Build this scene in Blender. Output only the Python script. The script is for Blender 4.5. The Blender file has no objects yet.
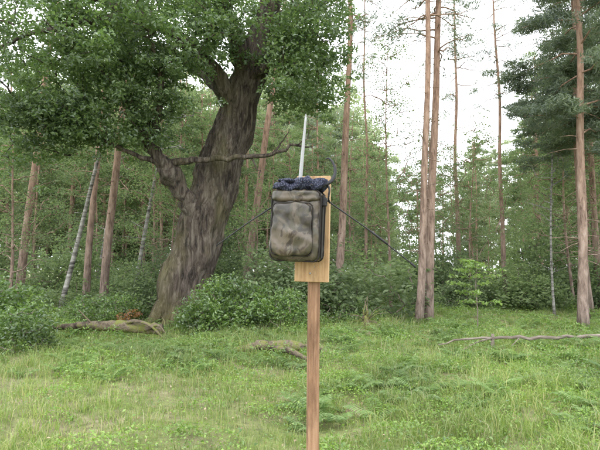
import bpy, math, numpy as np
from mathutils import Vector, noise as mnoise
rng=np.random.default_rng(11)
U=rng.uniform
scene=bpy.context.scene
COL=scene.collection

# ------------------------------------------------------------------ helpers
class MB:
    def __init__(s): s.V=[];s.F=[];s.M=[];s.S=[];s.n=0
    def add(s,V,F,m=0,smooth=False):
        V=np.asarray(V,float).reshape(-1,3);F=np.asarray(F,int).reshape(-1,4)
        s.V.append(V);s.F.append(F+s.n);s.M.append(np.full(len(F),m,int));s.S.append(np.full(len(F),smooth,bool));s.n+=len(V)
    def mesh(s,name,mats):
        V=np.concatenate(s.V);F=np.concatenate(s.F);M=np.concatenate(s.M);S=np.concatenate(s.S)
        me=bpy.data.meshes.new(name)
        me.vertices.add(len(V));me.vertices.foreach_set('co',V.astype(np.float32).ravel())
        me.loops.add(F.size);me.loops.foreach_set('vertex_index',F.astype(np.int32).ravel())
        me.polygons.add(len(F));me.polygons.foreach_set('loop_start',np.arange(0,F.size,4,dtype=np.int32))
        for m in mats: me.materials.append(m)
        me.polygons.foreach_set('material_index',M.astype(np.int32))
        me.polygons.foreach_set('use_smooth',S)
        me.update(calc_edges=True)
        return me
def obj(name,data,loc=(0,0,0),rot=(0,0,0),sc=(1,1,1),parent=None):
    o=bpy.data.objects.new(name,data);COL.objects.link(o)
    o.location=loc;o.rotation_euler=rot;o.scale=sc
    if parent: o.parent=parent
    return o
def empty(name,loc=(0,0,0),rot=(0,0,0)):
    return obj(name,None,loc,rot)
def nrm(a): return a/(np.linalg.norm(a,axis=-1,keepdims=True)+1e-9)

def resample(P,R,n):
    P=np.asarray(P,float);R=np.asarray(R,float)
    d=np.r_[0,np.cumsum(np.linalg.norm(np.diff(P,axis=0),axis=1))]
    t=np.linspace(0,d[-1],n)
    Q=np.stack([np.interp(t,d,P[:,i]) for i in range(3)],1)
    r=np.interp(t,d,R)
    for _ in range(max(1,n//14)):
        Q[1:-1]=(Q[:-2]+2*Q[1:-1]+Q[2:])/4
    return Q,r
def tube(mb,P,R,sides=8,m=0,rough=0.0,seed=0,cap=True,ridge=0.0,smooth=True):
    P=np.asarray(P,float);R=np.asarray(R,float);n=len(P)
    T=nrm(np.gradient(P,axis=0))
    d=nrm(P[-1]-P[0]);ax=np.eye(3)[np.argmin(np.abs(d))]
    Uv=nrm(np.cross(T,ax));Vv=np.cross(T,Uv)
    a=np.linspace(0,2*np.pi,sides,endpoint=False)
    rr=R[:,None]*np.ones((1,sides))
    if rough>0:
        g=np.random.default_rng(seed)
        for k in range(5):
            f=g.integers(1,5);ph=g.uniform(0,6.28);fz=g.uniform(.1,.9)
            rr=rr*(1+rough*.5*np.sin(f*a[None,:]+ph+fz*np.arange(n)[:,None]))
        rr=rr*(1+rough*.35*g.standard_normal((n,sides)))
    if ridge>0:
        g=np.random.default_rng(seed+5)
        base=g.standard_normal((n,sides))
        for _ in range(3): base[1:-1]=(base[:-2]+base[1:-1]+base[2:])/3
        rr=rr*(1+ridge*base)
    V=P[:,None]+rr[...,None]*(np.cos(a)[None,:,None]*Uv[:,None]+np.sin(a)[None,:,None]*Vv[:,None])
    i=np.arange(n-1)[:,None]*sides;j=np.arange(sides)[None,:];k=(j+1)%sides
    F=np.stack([i+j,i+k,i+sides+k,i+sides+j],-1).reshape(-1,4)
    V=V.reshape(-1,3)
    if cap:
        c0=len(V);V=np.vstack([V,P[0],P[-1]])
        ex=[]
        for q in range(0,sides,2):
            q1=(q+1)%sides;q2=(q+2)%sides
            if q2!=q1: ex.append([c0,q2,q1,q]);ex.append([c0+1,(n-1)*sides+q,(n-1)*sides+q1,(n-1)*sides+q2])
        F=np.vstack([F,ex])
    mb.add(V,F,m,smooth)

def leaf_quads(mb,C,size,aspect=.5,m=0,flat=.6,fold=.18,axis=None,r=rng):
    n=len(C)
    d=r.standard_normal((n,3));d[:,2]*=(1-flat*.6);d[:,2]-=.25
    if axis is not None: d=axis+.5*d
    d=nrm(d)
    up=r.standard_normal((n,3))*(1-flat)+np.array([0,0,1.])*flat*1.3
    s=nrm(np.cross(d,up));nn=np.cross(s,d)
    L=np.asarray(size).reshape(-1,1)*np.ones((n,1))
    W=L*aspect*.5
    V=np.stack([C-d*L*.5,C+s*W+nn*L*fold+d*L*.08,C+d*L*.5,C-s*W+nn*L*fold+d*L*.08],1).reshape(-1,3)
    mb.add(V,np.arange(4*n).reshape(-1,4),m,False)

def blob(n,c,rad,r=rng,shell=.5):
    v=nrm(r.standard_normal((n,3)))
    q=r.uniform(0,1,(n,1))**(1/3.)
    q=shell*(.75+.25*q)+(1-shell)*q
    return np.asarray(c)+v*q*np.asarray(rad)

def twigs(mb,nodes,cents,r0=.03,m=0,sag=.1,r=rng,sides=5):
    N=np.array(nodes);C=np.array(cents)
    dist=np.array([np.min(np.linalg.norm(N-c,axis=1)) for c in C])
    for c in C[np.argsort(dist)]:
        dd=np.linalg.norm(N-c,axis=1)+np.where(N[:,2]>c[2],.6,0)
        a=N[np.argmin(dd)];L=np.linalg.norm(c-a)
        if L<.05: continue
        t=np.linspace(0,1,6)[:,None]
        P=a+(c-a)*t;P[:,2]+=(np.sin(t[:,0]*np.pi)*sag*L*r.uniform(-.4,1.2))
        P[1:-1]+=r.normal(0,.05*L,(4,3))
        ra=min(r0,.010+.016*L)
        tube(mb,P,np.linspace(ra,ra*.3,6),sides,m,cap=False)
        N=np.vstack([N,P[1:]])

# ------------------------------------------------------------------ materials
def newmat(name):
    m=bpy.data.materials.new(name);m.use_nodes=True
    nt=m.node_tree;nt.nodes.clear()
    out=nt.nodes.new('ShaderNodeOutputMaterial')
    return m,nt,out
def ramp(nt,stops,interp='LINEAR'):
    r=nt.nodes.new('ShaderNodeValToRGB');cr=r.color_ramp;cr.interpolation=interp
    while len(cr.elements)<len(stops): cr.elements.new(.5)
    for e,(p,c) in zip(cr.elements,stops):
        e.position=p;e.color=(*c,1)
    return r
def noise_n(nt,scale,detail=4,vec=None,rough=.55,dist=0):
    n=nt.nodes.new('ShaderNodeTexNoise');n.inputs['Scale'].default_value=scale;n.inputs['Detail'].default_value=detail
    n.inputs['Roughness'].default_value=rough;n.inputs['Distortion'].default_value=dist
    if vec is not None: nt.links.new(vec,n.inputs['Vector'])
    return n
def mapping(nt,scale,kind='Object'):
    tc=nt.nodes.new('ShaderNodeTexCoord');mp=nt.nodes.new('ShaderNodeMapping')
    mp.inputs['Scale'].default_value=scale
    nt.links.new(tc.outputs[kind],mp.inputs['Vector']);return mp.outputs[0]
def mixc(nt,a,b,f,blend='MIX'):
    x=nt.nodes.new('ShaderNodeMix');x.data_type='RGBA';x.blend_type=blend
    for s,v in ((0,f),(6,a),(7,b)):
        if isinstance(v,(int,float)): x.inputs[s].default_value=v
        elif isinstance(v,tuple): x.inputs[s].default_value=(*v,1)
        else: nt.links.new(v,x.inputs[s])
    return x.outputs[2]
def leafmat(name,stops,trans=.4,gloss=.06,nscale=.5,var=(.65,1.3),rough=.45):
    m,nt,out=newmat(name);L=nt.links
    g=nt.nodes.new('ShaderNodeNewGeometry')
    r=ramp(nt,stops);L.new(g.outputs['Random Per Island'],r.inputs[0])
    n=noise_n(nt,nscale,2,g.outputs['Position'])
    vr=ramp(nt,[(.32,(var[0],)*3),(.68,(var[1],var[1],var[1]*.85))]);L.new(n.outputs[0],vr.inputs[0])
    c=mixc(nt,r.outputs[0],vr.outputs[0],1.0,'MULTIPLY')
    d=nt.nodes.new('ShaderNodeBsdfDiffuse');t=nt.nodes.new('ShaderNodeBsdfTranslucent')
    L.new(c,d.inputs[0])
    tc=mixc(nt,c,(1.2,1.3,.8),1.0,'MULTIPLY');L.new(tc,t.inputs[0])
    mx=nt.nodes.new('ShaderNodeMixShader');mx.inputs[0].default_value=trans
    L.new(d.outputs[0],mx.inputs[1]);L.new(t.outputs[0],mx.inputs[2])
    if gloss>0:
        gl=nt.nodes.new('ShaderNodeBsdfGlossy');gl.inputs['Roughness'].default_value=rough;gl.inputs[0].default_value=(.9,.95,1,1)
        m2=nt.nodes.new('ShaderNodeMixShader');m2.inputs[0].default_value=gloss
        L.new(mx.outputs[0],m2.inputs[1]);L.new(gl.outputs[0],m2.inputs[2]);L.new(m2.outputs[0],out.inputs[0])
    else: L.new(mx.outputs[0],out.inputs[0])
    return m
def surf(name,build,rough=.8,bump=None,spec=.3):
    m,nt,out=newmat(name);b=nt.nodes.new('ShaderNodeBsdfPrincipled')
    b.inputs['Roughness'].default_value=rough
    b.inputs['Specular IOR Level'].default_value=spec
    col,h,dist=build(nt)
    if isinstance(col,tuple): b.inputs['Base Color'].default_value=(*col,1)
    else: nt.links.new(col,b.inputs['Base Color'])
    if h is not None:
        bp=nt.nodes.new('ShaderNodeBump');bp.inputs['Strength'].default_value=.9;bp.inputs['Distance'].default_value=dist
        nt.links.new(h,bp.inputs['Height']);nt.links.new(bp.outputs[0],b.inputs['Normal'])
    nt.links.new(b.outputs[0],out.inputs[0]);return m

def b_oak(nt):
    v=mapping(nt,(8,8,1.5));n=noise_n(nt,1,8,v,.70,.7)
    r=ramp(nt,[(.36,(.018,.014,.012)),(.48,(.075,.058,.047)),(.60,(.155,.13,.105)),(.78,(.27,.24,.20))]);nt.links.new(n.outputs[0],r.inputs[0])
    v2=mapping(nt,(1,1,.5));n2=noise_n(nt,1.1,5,v2)
    tc=nt.nodes.new('ShaderNodeTexCoord');sp=nt.nodes.new('ShaderNodeSeparateXYZ');nt.links.new(tc.outputs['Object'],sp.inputs[0])
    mr=nt.nodes.new('ShaderNodeMapRange');mr.inputs[1].default_value=0;mr.inputs[2].default_value=3.0;mr.inputs[3].default_value=.24;mr.inputs[4].default_value=0
    nt.links.new(sp.outputs[2],mr.inputs[0])
    ad=nt.nodes.new('ShaderNodeMath');ad.operation='ADD';nt.links.new(n2.outputs[0],ad.inputs[0]);nt.links.new(mr.outputs[0],ad.inputs[1])
    f=ramp(nt,[(.52,(0,0,0)),(.80,(.7,.7,.7))]);nt.links.new(ad.outputs[0],f.inputs[0])
    moss=mixc(nt,(.05,.05,.02),(.20,.18,.06),n.outputs[0])
    c=mixc(nt,r.outputs[0],moss,f.outputs[0])
    return c,n.outputs[0],.14
def b_pine(nt):
    v=mapping(nt,(9,9,2.2));n=noise_n(nt,1,7,v,.68,.4)
    lo=ramp(nt,[(.34,(.055,.042,.036)),(.52,(.20,.158,.135)),(.75,(.36,.305,.27))]);nt.links.new(n.outputs[0],lo.inputs[0])
    hi=ramp(nt,[(.34,(.14,.085,.06)),(.55,(.33,.215,.155)),(.8,(.45,.345,.28))]);nt.links.new(n.outputs[0],hi.inputs[0])
    tc=nt.nodes.new('ShaderNodeTexCoord');sp=nt.nodes.new('ShaderNodeSeparateXYZ');nt.links.new(tc.outputs['Object'],sp.inputs[0])
    n2=noise_n(nt,.8,3);ad=nt.nodes.new('ShaderNodeMath');ad.operation='MULTIPLY_ADD';nt.links.new(n2.outputs[0],ad.inputs[0]);ad.inputs[1].default_value=4;nt.links.new(sp.outputs[2],ad.inputs[2])
    mr=nt.nodes.new('ShaderNodeMapRange');mr.inputs[1].default_value=1;mr.inputs[2].default_value=9;nt.links.new(ad.outputs[0],mr.inputs[0])
    c=mixc(nt,lo.outputs[0],hi.outputs[0],mr.outputs[0]);return c,n.outputs[0],.04
def b_birch(nt):
    v=mapping(nt,(1.2,1.2,9));n=noise_n(nt,1,6,v,.7,.3)
    r=ramp(nt,[(.38,(.06,.055,.05)),(.52,(.24,.23,.21)),(.70,(.42,.41,.38))]);nt.links.new(n.outputs[0],r.inputs[0])
    return r.outputs[0],n.outputs[0],.01
def b_ground(nt):
    v=mapping(nt,(1,1,1));n=noise_n(nt,.45,8,v,.62,.3);n2=noise_n(nt,9,9,v,.7);n3=noise_n(nt,1.6,6,v,.6)
    g=ramp(nt,[(.3,(.07,.09,.03)),(.5,(.15,.18,.055)),(.7,(.21,.25,.075))]);nt.links.new(n2.outputs[0],g.inputs[0])
    b=ramp(nt,[(.3,(.13,.10,.06)),(.55,(.26,.22,.14)),(.72,(.38,.33,.24))]);nt.links.new(n2.outputs[0],b.inputs[0])
    mx=nt.nodes.new('ShaderNodeMath');mx.operation='MULTIPLY_ADD';nt.links.new(n3.outputs[0],mx.inputs[0]);mx.inputs[1].default_value=.6;
    nt.links.new(n.outputs[0],mx.inputs[2])
    f=ramp(nt,[(.74,(0,0,0)),(.98,(1,1,1))]);nt.links.new(mx.outputs[0],f.inputs[0])
    return mixc(nt,g.outputs[0],b.outputs[0],f.outputs[0]),n2.outputs[0],.05
def b_moss(nt):
    v=mapping(nt,(1,1,1));n=noise_n(nt,4,7,v,.65);n2=noise_n(nt,22,5,v)
    r=ramp(nt,[(.38,(.05,.038,.026)),(.5,(.15,.12,.085)),(.58,(.13,.135,.04)),(.72,(.18,.20,.05))]);nt.links.new(n.outputs[0],r.inputs[0])
    return r.outputs[0],n2.outputs[0],.03
def b_dead(nt):
    v=mapping(nt,(2,12,12));n=noise_n(nt,1.5,7,v,.65)
    r=ramp(nt,[(.3,(.07,.055,.045)),(.55,(.19,.16,.13)),(.75,(.32,.28,.24))]);nt.links.new(n.outputs[0],r.inputs[0])
    return r.outputs[0],n.outputs[0],.02
def wood(c1,c2,c3,knot=False):
    def f(nt):
        v=mapping(nt,(42,42,1.3));n=noise_n(nt,1,7,v,.66,1.2)
        v2=mapping(nt,(11,11,3));n2=noise_n(nt,1,6,v2,.7)
        r=ramp(nt,[(.32,c1),(.50,c2),(.68,c3)]);nt.links.new(n.outputs[0],r.inputs[0])
        r2=ramp(nt,[(.33,(.50,.46,.42)),(.55,(1.05,1.03,1.0))]);nt.links.new(n2.outputs[0],r2.inputs[0])
        c=mixc(nt,r.outputs[0],r2.outputs[0],1.0,'MULTIPLY')
        return c,n.outputs[0],.004
    return f
def b_camo(nt):
    v=mapping(nt,(1,1,1));n=noise_n(nt,10,3,v,.5,1.0);n3=noise_n(nt,16,3,v,.5,1.4);nf=noise_n(nt,900,2,v)
    r=ramp(nt,[(0,(.024,.020,.014)),(.42,(.026,.021,.015)),(.45,(.046,.041,.026)),(.50,(.05,.043,.028)),(.53,(.084,.067,.049)),(.58,(.08,.065,.048)),(.61,(.043,.031,.023)),(.66,(.045,.033,.025)),(.69,(.092,.08,.057))]);nt.links.new(n.outputs[0],r.inputs[0])
    f=ramp(nt,[(.55,(0,0,0)),(.58,(.75,.75,.75))]);nt.links.new(n3.outputs[0],f.inputs[0])
    c=mixc(nt,r.outputs[0],(.020,.015,.012),f.outputs[0])
    n4=noise_n(nt,6,4,v);r4=ramp(nt,[(.35,(.75,.75,.75)),(.68,(1.4,1.36,1.32))]);nt.links.new(n4.outputs[0],r4.inputs[0])
    c=mixc(nt,c,r4.outputs[0],1.0,'MULTIPLY')
    return c,nf.outputs[0],.0006
def b_scarf(nt):
    v=mapping(nt,(1,1,1));vo=nt.nodes.new('ShaderNodeTexVoronoi');vo.inputs['Scale'].default_value=170;nt.links.new(v,vo.inputs['Vector'])
    r=ramp(nt,[(0,(.14,.15,.20)),(.25,(.08,.09,.13)),(.42,(.013,.015,.032)),(1,(.008,.009,.02))]);nt.links.new(vo.outputs[0],r.inputs[0])
    return r.outputs[0],None,0
M_oak=surf('oak_bark',b_oak,.9);M_pine=surf('pine_bark',b_pine,.9);M_birch=surf('birch_bark',b_birch,.7)
M_ground=surf('forest_floor',b_ground,.95);M_moss=surf('mossy_wood',b_moss,.95);M_dead=surf('dead_wood',b_dead,.9)
M_post=surf('post_wood',wood((.13,.07,.04),(.25,.145,.085),(.34,.22,.14)),.7)
M_board=surf('board_wood',wood((.29,.17,.085),(.42,.275,.145),(.50,.36,.21)),.65)
M_camo=surf('camouflage_fabric',b_camo,.33,spec=.5)
M_trim=surf('dark_webbing',lambda nt:((.016,.013,.011),noise_n(nt,600,2).outputs[0],.0005),.7)
M_black=surf('black_rubber',lambda nt:((.012,.012,.013),None,0),.45)
M_steel=surf('weathered_aluminium',lambda nt:(mixc(nt,(.34,.35,.35),(.20,.20,.20),noise_n(nt,30,4).outputs[0]),None,0),.45,spec=.6)
M_scarf=surf('printed_cloth',b_scarf,.8)

L_oak=leafmat('oak_leaf',[(0,(.08,.13,.05)),(.5,(.125,.19,.075)),(1,(.19,.26,.115))],.5,.06,.6,(.75,1.25))
L_bush=leafmat('shrub_leaf',[(0,(.065,.115,.032)),(.6,(.12,.19,.05)),(1,(.18,.26,.08))],.45,.06,.8)
L_young=leafmat('sapling_leaf',[(0,(.15,.24,.06)),(1,(.25,.34,.11))],.5,.04,.8,(.9,1.15))
L_bg_haze=leafmat('hazed_forest_leaf',[(0,(.125,.17,.105)),(.5,(.18,.235,.14)),(1,(.25,.30,.20))],.5,0,.25,(.75,1.25))  # background foliage, lightened and greyed: some haze painted into the leaf colour
L_far_haze=leafmat('hazed_far_leaf',[(0,(.25,.29,.235)),(.5,(.32,.36,.30)),(1,(.39,.43,.36))],.5,0,.15,(.8,1.2))  # farthest trees: palest variant, atmospheric haze put into the albedo, no volume
L_pine=leafmat('pine_needle',[(0,(.085,.115,.085)),(.6,(.13,.165,.12)),(1,(.19,.22,.16))],.4,.04,.4,(.75,1.3))
L_grass=leafmat('grass_blade',[(0,(.14,.20,.055)),(.5,(.21,.285,.085)),(.78,(.29,.34,.125)),(.9,(.38,.37,.19)),(1,(.46,.42,.28))],.45,.04,.5,(.72,1.2))
L_ground=leafmat('bilberry_leaf',[(0,(.09,.16,.035)),(.6,(.165,.265,.055)),(1,(.26,.36,.10))],.45,.05,.5,(.75,1.2))
L_herb=leafmat('herb_leaf',[(0,(.15,.25,.045)),(.6,(.22,.34,.07)),(1,(.32,.43,.12))],.45,.04,.9,(.8,1.15))
L_fern=leafmat('fern_leaf',[(0,(.13,.21,.075)),(.6,(.185,.27,.105)),(1,(.27,.35,.16))],.5,.03,.5,(.8,1.2))
L_litter=leafmat('dead_leaf',[(0,(.16,.10,.06)),(.5,(.30,.21,.14)),(1,(.46,.37,.29))],.15,.03,.5,(.8,1.2))
L_rust=leafmat('withered_leaf',[(0,(.18,.07,.03)),(1,(.30,.15,.06))],.4,.03,.5)

# ------------------------------------------------------------------ ground
def gh(x,y):
    return (.07*np.sin(.55*x+.8)*np.cos(.45*y+.3)+.04*np.sin(1.3*x+.7*y)+.025*np.sin(2.9*x-1.7*y+1)+.015*np.sin(5.1*x+4.3*y)) \
      + .10*np.exp(-((x+3.7)**2+(y-15.4)**2)/5)
def build_ground():
    a=np.r_[np.linspace(-400,-32,14),np.linspace(-30,30,301),np.linspace(32,400,14)]
    b=np.r_[np.linspace(-300,-12,10),np.linspace(-10,50,301),np.linspace(53,600,16)]
    X,Y=np.meshgrid(a,b,indexing='ij');Z=gh(X,Y)
    V=np.stack([X,Y,Z],-1).reshape(-1,3);nb=len(b)
    i=np.arange(len(a)-1)[:,None]*nb;j=np.arange(nb-1)[None,:]
    F=np.stack([i+j,i+nb+j,i+nb+j+1,i+j+1],-1).reshape(-1,4)
    mb=MB();mb.add(V,F,0,True);obj('ground',mb.mesh('ground',[M_ground]))
build_ground()

def patch(x,y,s=1.,p=0):
    return .5+.5*np.sin(1.1*s*x+p+1.3*np.sin(.7*s*y+p))*np.cos(.9*s*y-.4*s*x+2*p)
def blades(mb,x,y,h,w,lean,m=0):
    n=len(x);z=gh(x,y)-.01
    a=U(0,2*np.pi,n);b=U(0,2*np.pi,n)
    s=np.stack([np.cos(a),np.sin(a),0*a],1);d=np.stack([np.cos(b),np.sin(b),0*b],1)
    B=np.stack([x,y,z],1);k=np.array([0,0,1.])
    P1=B+k*(h*.6)[:,None]+d*(lean*h*.25)[:,None];P2=B+k*(h*(1-.25*lean))[:,None]+d*(lean*h*.9)[:,None]
    W=w[:,None]*s
    V=np.stack([B-W,B+W,P1+W*.8,P1-W*.8,P2+W*.12,P2-W*.12],1).reshape(-1,3)
    i=np.arange(n)[:,None]*6
    F=np.concatenate([i+np.array([[0,1,2,3]]),i+np.array([[3,2,4,5]])])
    mb.add(V,F,m)
def wedge(n,y0,y1,p=1.3):
    y=y0+(y1-y0)*rng.random(n)**p
    x=(rng.random(n)*2-1)*(.72*y+1.2);return x,y
mb=MB()
x,y=wedge(130000,3.2,20,1.5)
k=rng.random(len(x))<.3+.7*patch(x,y,1.0,1)*patch(x,y,2.3,4)**.5;x=x[k];y=y[k]
blades(mb,x,y,U(.03,.12,len(x))*(1+.03*y),U(.0016,.003,len(x))*(1+.05*y),U(.1,1,len(x)))
nt_=10500;tx,ty=wedge(nt_,3.2,22,1.3);k=rng.random(nt_)<.12+.88*patch(tx,ty,.7,3)*patch(tx,ty,1.9,1)**.5;tx=tx[k];ty=ty[k]
th=U(.10,.34,len(tx))*(.6+.6*patch(tx,ty,.5,5))
r_=20;x=np.repeat(tx,r_)+rng.normal(0,.05,len(tx)*r_);y=np.repeat(ty,r_)+rng.normal(0,.05,len(tx)*r_)
h=np.repeat(th,r_)*U(.5,1.15,len(x));blades(mb,x,y,h,U(.0018,.0035,len(x))*(1+.04*y),U(.2,1.2,len(x)))
# tall thin flowering stalks
tx,ty=wedge(500,5,14,1.);k=rng.random(500)<.1+.9*patch(tx,ty,.9,2)**2;tx=tx[k];ty=ty[k]
x=np.repeat(tx,7)+rng.normal(0,.06,len(tx)*7);y=np.repeat(ty,7)+rng.normal(0,.06,len(tx)*7)
blades(mb,x,y,U(.3,.6,len(x)),U(.0012,.002,len(x))*(1+.05*y),U(.1,.6,len(x)))
obj('grass',mb.mesh('grass',[L_grass]))
# ground cover leaves
mb=MB();x,y=wedge(100000,3.2,22,1.2);pr=np.clip(patch(x,y,.6,0)*.5+.6*(x/(.6*y)*.9+.25),.08,1)*(.3+.7*patch(x,y,1.9,3));k=rng.random(len(x))<pr
x=x[k];y=y[k];C=[np.stack([x,y,gh(x,y)+U(.02,.2,len(x))*(.3+patch(x,y,1.7,2))],1)]
def mound(cx,cy,w,h,n):
    a=U(0,6.28,n);q=np.sqrt(U(0,1,n));X=cx+w*q*np.cos(a);Y=cy+w*.8*q*np.sin(a)
    return np.stack([X,Y,gh(X,Y)+h*(1-q*q)*U(.3,1.15,n)+.03],1)
for i in range(170):
    cy=U(7,21);cx=U(-.7,.7)*cy
    w=U(.2,.65);C.append(mound(cx,cy,w,U(.15,.38),int(420*w)))
for cx,cy in ((-5.6,10.8),(-4.9,10.4),(-4.0,10.9),(-3.3,10.9),(-2.2,10.6),(-1.7,10.2),(1.0,11.5),(2.1,11.8),(.7,10.6),(3.4,12.5),(-.9,9.3),(.35,9.2),(-.2,8.9)):
    C.append(mound(cx,cy,U(.45,.75),U(.2,.36),300))
C=np.concatenate(C)
leaf_quads(mb,C,U(.02,.045,len(C))*(1+.04*C[:,1]),.6,0,.65)
obj('bilberry_plants',mb.mesh('bilberry_plants',[L_ground]))
# low bright herbs in the near right of the clearing
mb=MB();C=[]
for i in range(95):
    cy=U(4.0,9.0);cx=U(.04,.62)*cy if i%5 else U(-.5,.1)*cy
    w=U(.15,.5);C.append(mound(cx,cy,w,U(.06,.17),int(700*w)))
C=np.concatenate(C);leaf_quads(mb,C,U(.018,.042,len(C)),.65,0,.75)
obj('low_herbs',mb.mesh('low_herbs',[L_herb]))
mb=MB();x,y=wedge(22000,3,16,1.2);k=rng.random(len(x))<.05+.75*patch(x,y,1.2,4)**2*(x<1)
x=x[k];y=y[k];C=np.stack([x,y,gh(x,y)+U(.01,.04,len(x))],1)
leaf_quads(mb,C,U(.015,.05,len(x)),.6,0,.85)
obj('leaf_litter',mb.mesh('leaf_litter',[L_litter]))

# ferns
def fern_base(r,nf=8,L=.55):
    Vs=[]
    for f in range(nf):
        a=f/nf*6.283+r.uniform(-.4,.4);l=L*r.uniform(.6,1.15);d=np.array([math.cos(a),math.sin(a),0]);s=np.array([-d[1],d[0],0]);up=np.array([0,0,1.])
        rise=r.uniform(.9,1.4)
        for t in np.linspace(.15,1,15):
            c=d*l*t*.85+up*(l*(rise*t-.75*t*t));w=l*.28*math.sin(math.pi*min(1,(t*.85+.15)))**.8+.01
            tl=.032*l/.5
            for sg in (-1,1):
                e=c+s*sg*w+d*w*.35-up*w*.25+r.normal(0,.006,3)
                Vs+= [c-d*tl*.45,(c+e)/2-d*tl*.5+up*.006,e,(c+e)/2+d*tl*.6+up*.006]
            if t<.99: Vs+=[c-s*.003,c+s*.003,c+s*.003+d*l*.06+up*.005,c-s*.003+d*l*.06+up*.005]
    return np.array(Vs)
fb=[fern_base(np.random.default_rng(i),4+i%5) for i in range(7)]
def scatter_ferns(name,pts):
    mb=MB()
    for (fx,fy,sc) in pts:
        V=fb[rng.integers(7)]*sc;a=U(0,6.28);c,s=math.cos(a),math.sin(a)
        W=np.stack([V[:,0]*c-V[:,1]*s+fx,V[:,0]*s+V[:,1]*c+fy,V[:,2]+gh(fx,fy)],1)
        mb.add(W,np.arange(len(W)).reshape(-1,4))
    obj(name,mb.mesh(name,[L_fern]))
pts=[]
for _ in range(560):
    y=U(5,21);x=U(.0,.68)*y
    if patch(x,y,.8,6)+U(-.35,.35)>.35: pts.append((x,y,U(.3,.85)))
for _ in range(380):
    y=U(7,18);x=U(-.68,.0)*y
    if patch(x,y,.8,2)+U(-.35,.35)>.45: pts.append((x,y,U(.35,.85)))
for cx,cy in ((-3.9,9.6),(-3.3,9.8),(-4.3,10.2),(-1.7,8.2),(1.2,7),(2.2,6.5)):
    for _ in range(6): pts.append((cx+U(-.6,.6),cy+U(-.5,.5),U(.35,.85)))
scatter_ferns('ferns',pts)

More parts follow.
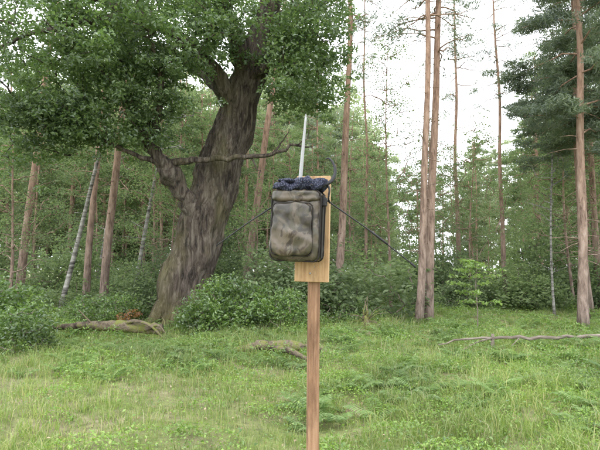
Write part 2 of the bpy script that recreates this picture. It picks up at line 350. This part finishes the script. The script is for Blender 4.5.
# ------------------------------------------------------------------ oak
def oak():
    r=np.random.default_rng(3);mb=MB();nodes=[]
    trunk=[(-3.62,15.4,-.2),(-3.6,15.4,0),(-3.58,15.4,.5),(-3.5,15.4,1.3),(-3.08,15.4,2.7),(-2.62,15.4,4.4),(-2.15,15.4,5.9),(-1.75,15.3,7.2),(-1.4,15.2,8.2),(-1.0,15.1,9.7),(-.7,15,11.5),(-.6,15,13)]
    rad=[.95,.86,.76,.72,.71,.68,.62,.53,.43,.34,.22,.1]
    P,R=resample(trunk,rad,110);P=P+np.stack([.04*np.sin(np.arange(110)*.4),.03*np.cos(np.arange(110)*.35),0*R],1)
    tube(mb,P,R,80,0,.035,4,ridge=.075)
    for a in np.linspace(0,6.28,8)[:-1]:
        d=np.array([math.cos(a+.3),math.sin(a+.3),0]);c=np.array([-3.58,15.4,0])
        Q=[c+d*.4+[0,0,1.0],c+d*.65+[0,0,.5],c+d*.9+[0,0,.15],c+d*1.3+[0,0,-.1]]
        q,rr=resample(Q,[.2,.24,.19,.06],14);tube(mb,q,rr,12,0,.06,int(a*10))
    def limb(pts,rs,n=22,ro=.06,nd=True):
        q,rr=resample(pts,rs,n);q[2:-1]+=r.normal(0,.03,(n-3,3));tube(mb,q,rr,14,0,ro,int(r.integers(99)),ridge=.05)
        if nd: nodes.extend(list(q[n//3:]))
    limb([(-3.0,15.2,3.0),(-3.5,14.8,3.85),(-3.8,14.5,4.45),(-4.15,14.3,4.85),(-4.4,14.1,5.5),(-4.7,13.9,6.1),(-5.1,13.7,6.8),(-5.9,13.4,7.4)],[.34,.25,.28,.20,.16,.13,.10,.06],30)
    tube(mb,*resample([(-3.65,14.6,4.1),(-3.85,14.45,4.4),(-4.1,14.4,4.6)],[.16,.32,.13],10),14,0,.15,7)
    limb([(-4.1,14.3,4.7),(-4.7,13.9,4.85),(-5.5,13.6,5.2),(-6.4,13.5,5.5),(-7.2,13.4,5.9)],[.09,.06,.05,.035,.02])
    limb([(-4.3,14.2,5.4),(-3.9,13.6,6.0),(-3.8,13.2,6.8),(-3.9,12.8,7.6)],[.12,.09,.07,.04])
    limb([(-3.9,14.4,4.7),(-3.2,14.3,4.75),(-2.4,14.3,4.85),(-1.5,14.2,4.82),(-.75,14.1,4.95),(-.1,14,5.15),(.35,14,5.1)],[.13,.09,.085,.07,.055,.04,.012],nd=False)
    limb([(-.75,14.1,4.95),(-.5,14,5.25),(-.3,13.9,5.6)],[.035,.022,.01],8,nd=False)
    limb([(-.1,14,5.12),(.2,13.9,5.35),(.35,13.9,5.6)],[.02,.014,.006],8,nd=False)
    limb([(-1.4,14.2,4.82),(-1.2,14.1,4.5),(-1.15,14,4.2)],[.03,.02,.008],8,nd=False)
    limb([(-2.0,15.2,6.6),(-2.6,14.6,7.6),(-3.4,14,8.3),(-4.6,13.4,8.8),(-6,13,9)],[.33,.24,.18,.13,.06])
    limb([(-1.7,15.2,7.4),(-1.9,14.6,8.6),(-2.4,14,9.6),(-2.8,13.4,10.8)],[.33,.24,.18,.08])
    limb([(-1.5,15.2,7.9),(-.8,14.8,8.5),(-.1,14.4,8.9),(.8,14.2,9.6)],[.24,.18,.12,.05])
    limb([(-1.7,15.1,7.4),(-1.0,14.5,7.7),(-.2,14.3,7.7),(.5,14.3,7.4)],[.17,.11,.07,.03])
    limb([(-4.6,13.4,8.8),(-5.6,12.8,8.2),(-6.8,12.5,7.8),(-7.8,12.5,7.3)],[.12,.09,.06,.03])
    limb([(-2.1,15.6,6.8),(-3.0,16.4,8),(-4.4,17,9.2),(-6,17,10)],[.28,.2,.14,.05])
    limb([(-1.1,15.2,9.3),(-.2,16,10.3),(1,16.6,11)],[.2,.13,.05])
    E=[((-6.7,13.2,7.9),(2.7,2.4,2.1),92),((-4.3,12.9,8.6),(2.6,2.3,1.8),74),((-5.0,13.8,5.85),(1.25,1.2,1.1),28),
       ((-.7,14.2,8.7),(2.1,2.2,1.6),56),((.25,14.3,7.6),(1.1,1.4,1.6),34),((-2.7,13.2,10.6),(3.6,3.4,1.7),30),
       ((-7.4,13.6,5.4),(1.5,1.3,.85),28),((-3,15.5,12.3),(5,4,2),22),((-2.0,14.0,6.3),(.7,.4,.4),7),((-3.5,13.2,6.8),(1.0,.9,.8),16),
       ((-6.2,13,5.6),(1.0,1.0,.6),14),((-5.5,16.5,9.5),(3,2,2),14)]
    C=[]
    for c,ra,n in E: C+=list(blob(n,c,ra,r,.3))
    C=np.array(C)
    C=C[C[:,2]>4.6]
    u=C[:,0]/C[:,1];sl=(C[:,2]-1.6)/C[:,1]
    cx=-.20+ (sl-.2)*.55     # lower stem of this tree carries no foliage
    bare=(np.abs(u-cx)<.06)&(sl<.42)&(sl>.1)&(r.random(len(C))<.85)
    C=C[~bare]
    twigs(mb,nodes,C,.05,0,.12,r)
    n0=[]
    for c in C:
        rr=r.uniform(.35,.75);n=int(210*rr)
        n0.append(blob(n,c,(rr,rr,rr*.40),r,.15)+r.normal(0,.05,(n,3)))
        for _ in range(2):
            c2=c+r.normal(0,.5,3)*[1,1,.7];n=int(40)
            n0.append(blob(n,c2,(.25,.25,.12),r,.1))
    C=np.concatenate(n0)
    leaf_quads(mb,C,r.uniform(.08,.155,len(C)),.58,1,.5,r=r)
    obj('oak_tree',mb.mesh('oak_tree',[M_oak,L_oak]))
oak()

# ------------------------------------------------------------------ generic trees
def pine_mesh(name,h,rad,cs,lean=(0,0),seed=0,bark=None,needle=None,width=2.2,dens=1.,stubs=16,sides=14,whorl=.75,size=.17):
    r=np.random.default_rng(seed);mb=MB();n=26
    t=np.linspace(0,1,n);P=np.stack([lean[0]*t+.10*np.sin(t*6+seed)+.03*np.sin(t*17+seed),lean[1]*t+.06*np.cos(t*4+seed),h*t-.1],1);P[:,0]-=.10*math.sin(seed)
    R=rad*(1-.72*t)*(1+.35*np.exp(-t*h/.4))
    tube(mb,P,R,sides,0,.03,seed,ridge=.03)
    def at(z): 
        return np.array([np.interp(z,P[:,2],P[:,0]),np.interp(z,P[:,2],P[:,1]),z])
    for _ in range(stubs):
        z=r.uniform(1.8,cs+1);a=r.uniform(0,6.28);l=r.uniform(.15,1.1)**1.3;p=at(z);d=np.array([math.cos(a),math.sin(a),r.uniform(-.35,.2)])
        q=np.array([p,p+d*l*.5,p+d*l+[0,0,-.1*l]]);tube(mb,q,[.016,.010,.004],4,0,cap=False)
    z=cs;A=[];
    while z<h:
        f=(z-cs)/(h-cs);L0=width*(.55+.6*math.sin(min(1,f*1.6+.15)*math.pi*.75))*(1-.55*f)
        for _ in range(r.integers(2,5)):
            a=r.uniform(0,6.28);L=L0*r.uniform(.5,1.2);p=at(z+r.uniform(-.3,.3));up=r.uniform(-.1,.35)
            d=np.array([math.cos(a),math.sin(a),up]);tt=np.linspace(0,1,6)[:,None]
            q=p+d*L*tt;q[:,2]-=(.25*L*tt[:,0]**2);q[1:]+=r.normal(0,.06,(5,3))
            tube(mb,q,np.linspace(.035,.008,6)*rad/.16,5,0,cap=False)
            for k in range(int(max(2,L*3.2*dens))):
                u=r.uniform(.35,1.05);c=p+d*L*u;c[2]-=.25*L*u*u;c=c+r.normal(0,.22,3)*[1,1,.5]
                rr=r.uniform(.2,.42);A.append(blob(int(150*rr*dens)+6,c,(rr,rr,rr*.45),r,.0))
        z+=whorl*r.uniform(.6,1.3)
    C=np.concatenate(A);leaf_quads(mb,C,r.uniform(.7,1.3,len(C))*size,.16,1,.15,fold=.05,r=r)
    return mb.mesh(name,[bark or M_pine,needle or L_pine])
def broad_mesh(name,h,rad,cs,lean=(0,0),seed=0,bark=None,leaf=None,width=2.,ncl=110,per=90,size=.085,sides=10,stubs=0):
    r=np.random.default_rng(seed);mb=MB();n=20
    t=np.linspace(0,1,n);P=np.stack([lean[0]*t+.15*np.sin(t*4+seed)-.15*math.sin(seed),lean[1]*t+.1*np.sin(t*5),h*t-.1],1)
    tube(mb,P,rad*(1-.85*t)*(1+.3*np.exp(-t*h/.4)),sides,0,.03,seed)
    for _ in range(stubs):
        z=r.uniform(1.2,cs+1);a=r.uniform(0,6.28);l=r.uniform(.3,1.0);p=np.array([np.interp(z,P[:,2],P[:,0]),np.interp(z,P[:,2],P[:,1]),z]);d=np.array([math.cos(a),math.sin(a),r.uniform(0,.5)])
        tube(mb,[p,p+d*l*.5,p+d*l],[.014,.009,.003],4,0,cap=False)
    nodes=[p for p in P if p[2]>cs*.9];C=[]
    while len(C)<ncl:
        z=cs+(h-cs)*r.beta(1.5,1.6);f=(z-cs)/(h-cs);w=width*(math.sin(math.pi*min(1,f*.8+.17))**.6)
        a=r.uniform(0,6.28);q=w*r.uniform(.1,1)**.6
        C.append([np.interp(z,P[:,2],P[:,0])+q*math.cos(a),np.interp(z,P[:,2],P[:,1])+q*math.sin(a),z+.15*q])
    C=np.array(C);twigs(mb,nodes,C,.03,0,.1,r,4)
    A=[blob(int(per*s),c,(.7*s,.7*s,.30*s),r,.1) for c,s in zip(C,r.uniform(.55,1.15,len(C))*max(.75,width/2.4))]
    A=np.concatenate(A)+r.normal(0,.05,(sum(map(len,A)),3))
    leaf_quads(mb,A,r.uniform(.7,1.3,len(A))*size,.62,1,.5,r=r)
    return mb.mesh(name,[bark or M_pine,leaf or L_bg_haze])

# individually placed pines  (x,y,height,radius,crown start,lean x over height,width,density)
PN=[(-11.3,20,17,.17,10,1.8,1.8,.8),(-8.1,19,17,.14,11,1.3,1.8,.8),(-7.0,18,18,.16,11,1.3,1.8,.8),
    (-2.25,20,19,.165,12,2.1,2.0,.8),(1.25,17,19,.145,10.5,.6,2.2,.8),(2.75,22,15,.08,10,.3,1.4,.6),
    (3.5,15,19,.12,9.4,1.2,2.0,.65),(3.9,15.6,20,.145,8.8,1.6,2.4,.8),(7.7,24,15,.12,10,0,1.9,.7),
    (9.0,22,15,.11,9.5,-.2,1.8,.8),(7.85,14,15,.135,5.7,.15,2.5,2.2),(10.3,15.2,16,.17,5.0,.1,3.2,2.0),(12.4,21,17,.15,6,0,2.5,1.6),
    (-12.5,17,17,.2,8,1.0,2.2,1),(10.6,18.5,15,.10,6.0,0,2.2,1.6),(9.6,17,15,.10,6.6,0,2.2,1.8)]
for i,(x,y,h,r0,cs,ln,w,de) in enumerate(PN):
    obj('pine_tree',pine_mesh('pine_tree',h,r0,cs,(ln,0),i+1,width=w,dens=de,stubs=26),(x,y,float(gh(x,y))))
BR=[(-8.6,18,13,.095,6.5,3.2,26,1.6),(-6.35,19,12,.09,6,2.0,26,1.6),(9.05,18,11,.045,3.6,.1,60,1.4),(-10.2,25,13,.10,6,1.0,40,1.6)]
for i,(x,y,h,r0,cs,ln,nc,w) in enumerate(BR):
    obj('birch_tree',broad_mesh('birch_tree',h,r0,cs,(ln,0),40+i,M_birch,L_bg_haze,w,nc,70,.07,stubs=8),(x,y,float(gh(x,y))))
# slim leafy young trees between the pines
YT=[(3.6,20,11.5,.06,2.6,.3,95,1.5),(2.6,24,9.5,.07,1.8,0,75,1.7),(7.2,21,8,.05,1.4,0,70,1.6),(5.6,23,9,.06,1.6,.2,80,1.7),
    (-.6,22,8,.06,1.5,0,70,1.7),(-6.6,22,9,.07,1.3,.2,80,1.9),(-10.4,18,8,.07,1.2,.3,80,1.9),(10.9,20,9,.07,1.5,0,80,1.9),(-4.8,19,6,.05,1.0,0,60,1.4),(13.5,18,8,.07,1.2,0,80,2.),(-1.8,18,5,.04,.9,0,45,1.3)]
for i,(x,y,h,r0,cs,ln,nc,w) in enumerate(YT):
    obj('young_beech_tree',broad_mesh('young_beech_tree',h,r0,cs,(ln,0),140+i,None,L_bg_haze,w,nc,75,.085,sides=8,stubs=4),(x,y,float(gh(x,y))))

# ---- distant forest: linked variants
PV=[pine_mesh('forest_pine',15,.13,8.5-1.2*i,(.3*i,0),60+i,needle=L_bg_haze,width=2.2,dens=.9,stubs=12,sides=8,size=.24) for i in range(3)]
BV=[broad_mesh('forest_broadleaf',13,.09,1.4+.7*i,(.3*i-.3,0),70+i,None,L_bg_haze,2.3+.3*i,85,70,.14,6) for i in range(3)]
FV=[broad_mesh('far_broadleaf',15,.13,.8+.6*i,(.2,0),80+i,None,L_far_haze,2.9,95,70,.27,6) for i in range(3)]
FP=[pine_mesh('far_pine',16,.15,6.5+i,(.2,0),90+i,needle=L_far_haze,width=2.6,dens=.8,stubs=8,sides=7,size=.36) for i in range(2)]
F=empty('distant_forest')
g=np.random.default_rng(21)
def slope(u):
    if u<.05: return .44
    if u<.14: return .33
    if u<.40: return .25
    return .25+min(.2,(u-.40)*2.2)
N1,N2=75,125
for i in range(N1+N2):
    y=g.uniform(23,42) if i<N1 else g.uniform(42,75)
    u=g.uniform(-.76,.76);x=u*y
    h=(1.6+slope(u)*y)*g.uniform(.6,1.08);h=min(h,24)
    if y<42:
        v=(PV if g.random()<.55 else BV)[g.integers(3)]
        base=15 if v in PV else 13
    else:
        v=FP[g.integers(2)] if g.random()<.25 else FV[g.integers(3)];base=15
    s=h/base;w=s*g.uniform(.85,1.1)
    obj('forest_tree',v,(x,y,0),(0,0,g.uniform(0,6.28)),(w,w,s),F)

# ---- shrubs
def bush_mesh(name,w,h,ncl,leaf,size,seed,per=70):
    r=np.random.default_rng(seed);mb=MB();C=[]
    for _ in range(ncl):
        a=r.uniform(0,6.28);q=w*math.sqrt(r.uniform(0,1));z=h*r.uniform(.1,1)*(1-.55*(q/w)**2)*r.uniform(.8,1.15)
        C.append([q*math.cos(a),q*math.sin(a)*.8,z])
    C=np.array(C)
    twigs(mb,[np.array([r.uniform(-.3,.3)*w,r.uniform(-.2,.2)*w,0]) for _ in range(6)],C,.018,0,.2,r,4)
    A=np.concatenate([blob(int(per*s),c,(.32*s,.32*s,.17*s),r,.1) for c,s in zip(C,r.uniform(.6,1.3,len(C))*max(.6,h/1.2))])
    A[:,2]=np.abs(A[:,2])
    leaf_quads(mb,A,r.uniform(.6,1.3,len(A))*size,.6,1,.55,r=r)
    return mb.mesh(name,[M_dead,leaf])
def putb(name,x,y,w,h,n,leaf,size,seed): obj(name,bush_mesh(name,w,h,n,leaf,size,seed),(x,y,float(gh(x,y))-.03))
putb('shrub',-1.7,13.2,1.25,1.6,90,L_bush,.10,1)
putb('shrub',-.4,13.2,.9,1.0,50,L_bush,.08,2)
putb('shrub',-2.75,14.0,.7,.9,35,L_bush,.08,12)
putb('shrub',-5.4,9.8,.6,1.2,38,L_bush,.08,3)
putb('shrub',-7.3,11.5,1.3,1.8,70,L_bush,.10,4)
putb('shrub',-5.9,15.2,1.2,1.1,55,L_bush,.08,5)
putb('shrub',1.3,15.2,1.1,.8,45,L_bush,.07,6)
putb('withered_shrub',-4.9,14.4,.2,.95,5,L_rust,.07,7)
SV=[bush_mesh('undergrowth_bush',1.7,1.2+.8*i,50,L_bg_haze,.13,30+i,50) for i in range(3)]
FU=empty('undergrowth')
for i in range(90):
    y=g.uniform(16.5,40);u=g.uniform(-.78,.78)
    if u>.12 and y<20: y+=4
    s=g.uniform(.5,1.3);obj('undergrowth_bush',SV[g.integers(3)],(u*y,y,0),(0,0,g.uniform(0,6)),(s*1.2,s,s*g.uniform(.6,1.4)),FU)
# sapling
def sapling():
    r=np.random.default_rng(5);mb=MB()
    P=np.array([[0,0,-.05],[.02,0,.6],[-.02,0,1.2],[.03,0,1.75]]);q,rr=resample(P,[.018,.015,.011,.005],12);tube(mb,q,rr,6,0)
    A=[]
    for z in (.75,1.0,1.2,1.4,1.55,1.7,1.8):
        for _ in range(3):
            a=r.uniform(0,6.28);L=r.uniform(.35,.8)*(1.5-z*.45);d=np.array([math.cos(a),math.sin(a),.12]);p=np.array([0,0,z])
            tube(mb,[p,p+d*L*.5,p+d*L],[.006,.004,.002],4,0,cap=False)
            for u in np.linspace(.25,1.05,8): A.append(p+d*L*u+r.normal(0,.045,(4,3))*[1,1,.6])
    A=np.concatenate(A);leaf_quads(mb,A,r.uniform(.06,.13,len(A)),.6,1,.65,r=r)
    obj('sapling',mb.mesh('sapling',[M_dead,L_young]),(4.55,13,float(gh(4.55,13))))
sapling()

# ---- fallen logs, stumps
def log(name,pts,rs,mat,seed,extra=()):
    mb=MB();q,rr=resample(pts,rs,30);g2=np.random.default_rng(seed);q[1:-1]+=g2.normal(0,.014,(28,3));tube(mb,q,rr,16,0,.08,seed,ridge=.07)
    for e,er in extra: a,b=resample(e,er,8);tube(mb,a,b,8,0,.05,seed)
    obj(name,mb.mesh(name,[mat]))
log('fallen_log',[(-6.2,12.6,.16),(-5.2,12.3,.26),(-4.3,12.0,.28),(-3.2,11.8,.24)],[.06,.10,.13,.12],M_moss,1,
    [([(-4.2,12,.3),(-3.9,11.8,.44),(-3.4,11.6,.36),(-3.1,11.5,.05)],[.05,.045,.035,.02]),([(-5,12.2,.3),(-5.3,12.1,.65)],[.03,.01]),([(-3.6,11.8,.2),(-3.2,11.5,.38),(-3.0,11.3,.2)],[.04,.03,.01])])
log('fallen_log',[(2.75,10.1,.12),(3.4,10.2,.24),(4.6,10.2,.24),(6.0,10.25,.26),(8.2,10.4,.24)],[.012,.022,.03,.035,.04],M_dead,2,
    [([(3.85,10.2,.0),(3.87,10.2,.32)],[.045,.03]),([(4.4,10.2,.24),(4.1,10.0,.05)],[.015,.01]),([(3.86,10.2,.24),(3.5,10.0,.2),(3.1,9.9,.02)],[.02,.015,.008])])
log('rotten_log',[(-1.3,9.9,.02),(-.8,9.7,.16),(-.1,9.6,.19),(.4,9.7,.06)],[.06,.09,.10,.05],M_moss,3,[([(-.5,9.4,.15),(-.2,9.0,.2),(.2,8.8,.02)],[.05,.06,.03])])
def stump():
    mb=MB();r=np.random.default_rng(9)
    q,rr=resample([(1.75,13.4,-.05),(1.76,13.4,.25),(1.72,13.4,.4)],[.13,.09,.07],10);tube(mb,q,rr,14,0,.1,3)
    for i in range(6):
        a=i*1.05;p=np.array([1.73+.05*math.cos(a),13.4+.05*math.sin(a),.33]);tube(mb,[p,p+[r.uniform(-.04,.04),0,.15],p+[r.uniform(-.12,.12),0,r.uniform(.2,.6)]],[.03,.02,.005],5,0)
    for i in range(12):
        p=np.array([1.75,13.4,.25]);d=np.array([r.uniform(-1,1),r.uniform(-.6,.2),r.uniform(-.1,.7)]);tube(mb,[p,p+d*.4,p+d*.8+[0,0,-.15]],[.014,.010,.004],5,0)
    obj('broken_stump',mb.mesh('broken_stump',[M_moss]))
stump()

# ------------------------------------------------------------------ post with bag
def boxmesh(name,hx,hy,hz,mat,bev=.004,taper=0):
    import bmesh
    bm=bmesh.new();bmesh.ops.create_cube(bm,size=2)
    for v in bm.verts: v.co=Vector((v.co.x*hx,v.co.y*hy,v.co.z*hz))
    bmesh.ops.bevel(bm,geom=list(bm.edges),offset=bev,segments=3,affect='EDGES',profile=.6)
    me=bpy.data.meshes.new(name);bm.to_mesh(me);bm.free();me.materials.append(mat);return me
def softbox(name,h,mat,n=5,cuts=26,amp=.004,freq=14,shape=None,seed=0):
    import bmesh
    bm=bmesh.new();bmesh.ops.create_cube(bm,size=2);bmesh.ops.subdivide_edges(bm,edges=list(bm.edges),cuts=cuts,use_grid_fill=True)
    for v in bm.verts:
        p=v.co;k=(abs(p.x)**n+abs(p.y)**n+abs(p.z)**n)**(1/n)
        q=p/k;q=Vector((q.x*h[0],q.y*h[1],q.z*h[2]))
        if shape: q=shape(q)
        d=mnoise.noise(q*freq+Vector((seed,0,0)))+.5*mnoise.noise(q*freq*2.3+Vector((0,seed,0)))
        q+=Vector((p.x,p.y,p.z)).normalized()*amp*d
        v.co=q
    for f in bm.faces: f.smooth=True
    me=bpy.data.meshes.new(name);bm.to_mesh(me);bm.free();me.materials.append(mat);return me
def tubeobj(name,pts,rs,mat,n=24,sides=10,parent=None):
    mb=MB();q,rr=resample(pts,rs,n);tube(mb,q,rr,sides,0);return obj(name,mb.mesh(name,[mat]),parent=parent)

post=empty('wooden_post',(.055,2.28,0))
obj('stake',boxmesh('stake',.025,.022,.88,M_post,.003),(0,0,.83),(0,math.radians(.6),math.radians(8)),parent=post)
bd=obj('backboard',boxmesh('backboard',.077,.013,.238,M_board,.003),(.003,-.037,1.785),(0,math.radians(1.5),math.radians(-14)),parent=post)
for dx,dz in ((-.01,-.2),(.012,-.17)):
    mb=MB();tube(mb,[(dx,-.0525,1.785+dz),(dx,-.046,1.785+dz)],[.004,.004],10,0);obj('screw',mb.mesh('screw',[M_steel]),parent=post)

bag=empty('camouflage_bag',(-.010,2.16,1.79),(math.radians(2),math.radians(3),math.radians(-17)))
def sh(q):
    t=(q.z/.15)
    q=q.copy();q.x*=1.0-.05*t;q.y*=1-.22*max(0,t)
    if q.y<0: q.y-=.012*(1-t*t)*(1-(q.x/.12)**2)
    return q
obj('body',softbox('body',(.111,.05,.152),M_camo,6,30,.009,13,sh),parent=bag)
def sh2(q):
    q=q.copy();q.x*=1-.05*q.z/.12
    if q.y<0: q.y+=.0035*math.sin(q.z*70+q.x*30)*(1-abs(q.z)/.13)
    return q
obj('front_pocket',softbox('front_pocket',(.090,.018,.112),M_camo,5,30,.007,18,sh2,3),(-.008,-.056,-.016),parent=bag)
def rr_path(hx,hz,c,y,n=10):
    pts=[]
    for cx,cz,a0 in ((hx-c,hz-c,0),(-hx+c,hz-c,90),(-hx+c,-hz+c,180),(hx-c,-hz+c,270)):
        for k in range(n): a=math.radians(a0+90*k/(n-1));pts.append((cx+c*math.cos(a),y,cz+c*math.sin(a)))
    pts.append(pts[0]);return pts
def piping(name,hx,hz,c,y,r,off=(0,0,0)):
    mb=MB();P=np.array(rr_path(hx,hz,c,y));P+=off;P+=np.random.default_rng(3).normal(0,.0006,P.shape);P[-1]=P[0];tube(mb,P,np.full(len(P),r),8,0,cap=False);obj(name,mb.mesh(name,[M_trim]),parent=bag)
piping('pocket_piping',.089,.111,.022,-.058,.0028,(-.008,0,-.016))
piping('body_piping',.109,.150,.026,-.036,.0036)
piping('rear_piping',.109,.150,.026,.036,.0036)
obj('top_flap',softbox('top_flap',(.106,.042,.028),M_camo,4,20,.007,18,None,5),(0,-.018,.128),parent=bag)
obj('side_strap',boxmesh('side_strap',.0025,.012,.135,M_trim,.001),(.112,-.004,0),parent=bag)
obj('side_buckle',boxmesh('side_buckle',.010,.015,.018,M_black,.004),(.118,-.01,.105),parent=bag)
obj('side_buckle_lug',boxmesh('side_buckle_lug',.010,.013,.012,M_black,.004),(-.110,-.01,.10),parent=bag)
obj('zip_pull',boxmesh('zip_pull',.003,.002,.012,M_black,.001),(.075,-.078,.07),parent=bag)
obj('hanging_strap',boxmesh('hanging_strap',.014,.003,.045,M_trim,.001),(.035,.03,.16),parent=bag)

cl=empty('patterned_cloth',(.0,2.145,1.962),(0,math.radians(2),math.radians(-12)))
def shc(q):
    q=q.copy();t=q.x/.11;q.z+=.006*math.sin(t*5)+.008*t;q.z*=1-.35*max(0,-t);q.y*=1+.12*math.sin(t*9);
    q.z+=.004*math.sin(q.y*90+t*12);return q
obj('cloth_roll',softbox('cloth_roll',(.118,.060,.026),M_scarf,2.8,34,.012,26,shc,8),parent=cl)
obj('cloth_fold',softbox('cloth_fold',(.085,.035,.012),M_scarf,2.4,20,.012,34,None,2),(-.01,-.02,.018),(0,.05,.1),parent=cl)
obj('cloth_knot',softbox('cloth_knot',(.03,.022,.018),M_scarf,2.4,16,.012,44,None,4),(.09,-.02,.014),parent=cl)

rod=empty('aluminium_rod')
tubeobj('shaft',[(-.005,2.2,1.93),(.008,2.2,2.08),(.026,2.2,2.285)],[.0095,.0080,.0048],M_steel,20,12,rod)
tubeobj('shaft_tip',[(.026,2.2,2.283),(.0272,2.2,2.300)],[.0042,.0015],M_steel,4,10,rod)
horn=empty('black_cable_loop')
tubeobj('cable',[(.03,2.10,1.966),(.06,2.09,1.955),(.10,2.10,1.958),(.135,2.12,1.978),(.152,2.13,2.01),(.152,2.14,2.045),(.138,2.15,2.078),(.122,2.16,2.092),(.112,2.165,2.084)],[.004,.007,.0085,.0085,.007,.006,.0048,.0035,.0025],M_black,36,10,horn)
tubeobj('cable_end',[(.118,2.115,1.97),(.126,2.10,1.94),(.120,2.10,1.90),(.128,2.12,1.885)],[.0045,.0045,.004,.004],M_black,14,8,horn)
wa=empty('guy_rod')
tubeobj('rod',[(.115,2.14,1.900),(.30,2.12,1.765),(.475,2.09,1.618)],[.0032,.0030,.0026],M_black,16,8,wa)
tubeobj('rod_sleeve',[(.30,2.12,1.765),(.37,2.108,1.707)],[.0048,.0048],M_black,4,8,wa)
tubeobj('rod_tip',[(.462,2.093,1.63),(.482,2.088,1.61)],[.0055,.004],M_black,4,8,wa)
wb=empty('guy_rod')
tubeobj('rod',[(-.098,2.17,1.89),(-.22,2.11,1.80),(-.352,2.09,1.70)],[.0032,.0030,.0022],M_black,16,8,wb)

# ------------------------------------------------------------------ light, sky, camera
w=bpy.data.worlds.new('World');scene.world=w;w.use_nodes=True;nt=w.node_tree;nt.nodes.clear()
out=nt.nodes.new('ShaderNodeOutputWorld');bg=nt.nodes.new('ShaderNodeBackground');sky=nt.nodes.new('ShaderNodeTexSky')
sky.sky_type='NISHITA';sky.sun_disc=False;sky.sun_elevation=math.radians(52);sky.sun_rotation=math.radians(200);sky.dust_density=3
n=noise_n(nt,2.2,3);tc=nt.nodes.new('ShaderNodeTexCoord');nt.links.new(tc.outputs['Generated'],n.inputs['Vector'])
r=ramp(nt,[(.3,(1,1.045,1.10)),(.7,(1.24,1.265,1.30))]);nt.links.new(n.outputs[0],r.inputs[0])
cb=mixc(nt,r.outputs[0],(21.5,21.5,21.5),1.0,'MULTIPLY')
c=mixc(nt,sky.outputs[0],cb,.9)
nt.links.new(c,bg.inputs[0]);bg.inputs[1].default_value=.15;nt.links.new(bg.outputs[0],out.inputs[0])
sd=bpy.data.lights.new('sun','SUN');sd.energy=1.4;sd.angle=math.radians(20);sd.color=(1,.98,.95)
so=obj('sun',sd,(0,0,30));el=math.radians(52);az=math.radians(200)
dirv=Vector((math.sin(az)*math.cos(el),math.cos(az)*math.cos(el),math.sin(el)))
so.rotation_euler=dirv.to_track_quat('Z','Y').to_euler()
cd=bpy.data.cameras.new('camera');cam=obj('camera',cd,(0,0,1.6),(math.radians(90+5.14),0,0));cd.lens=30;cd.sensor_width=36;cd.clip_end=2000;cd.clip_start=.05
scene.camera=cam
scene.view_settings.view_transform='Standard';scene.view_settings.look='None';scene.view_settings.exposure=0
print('done')
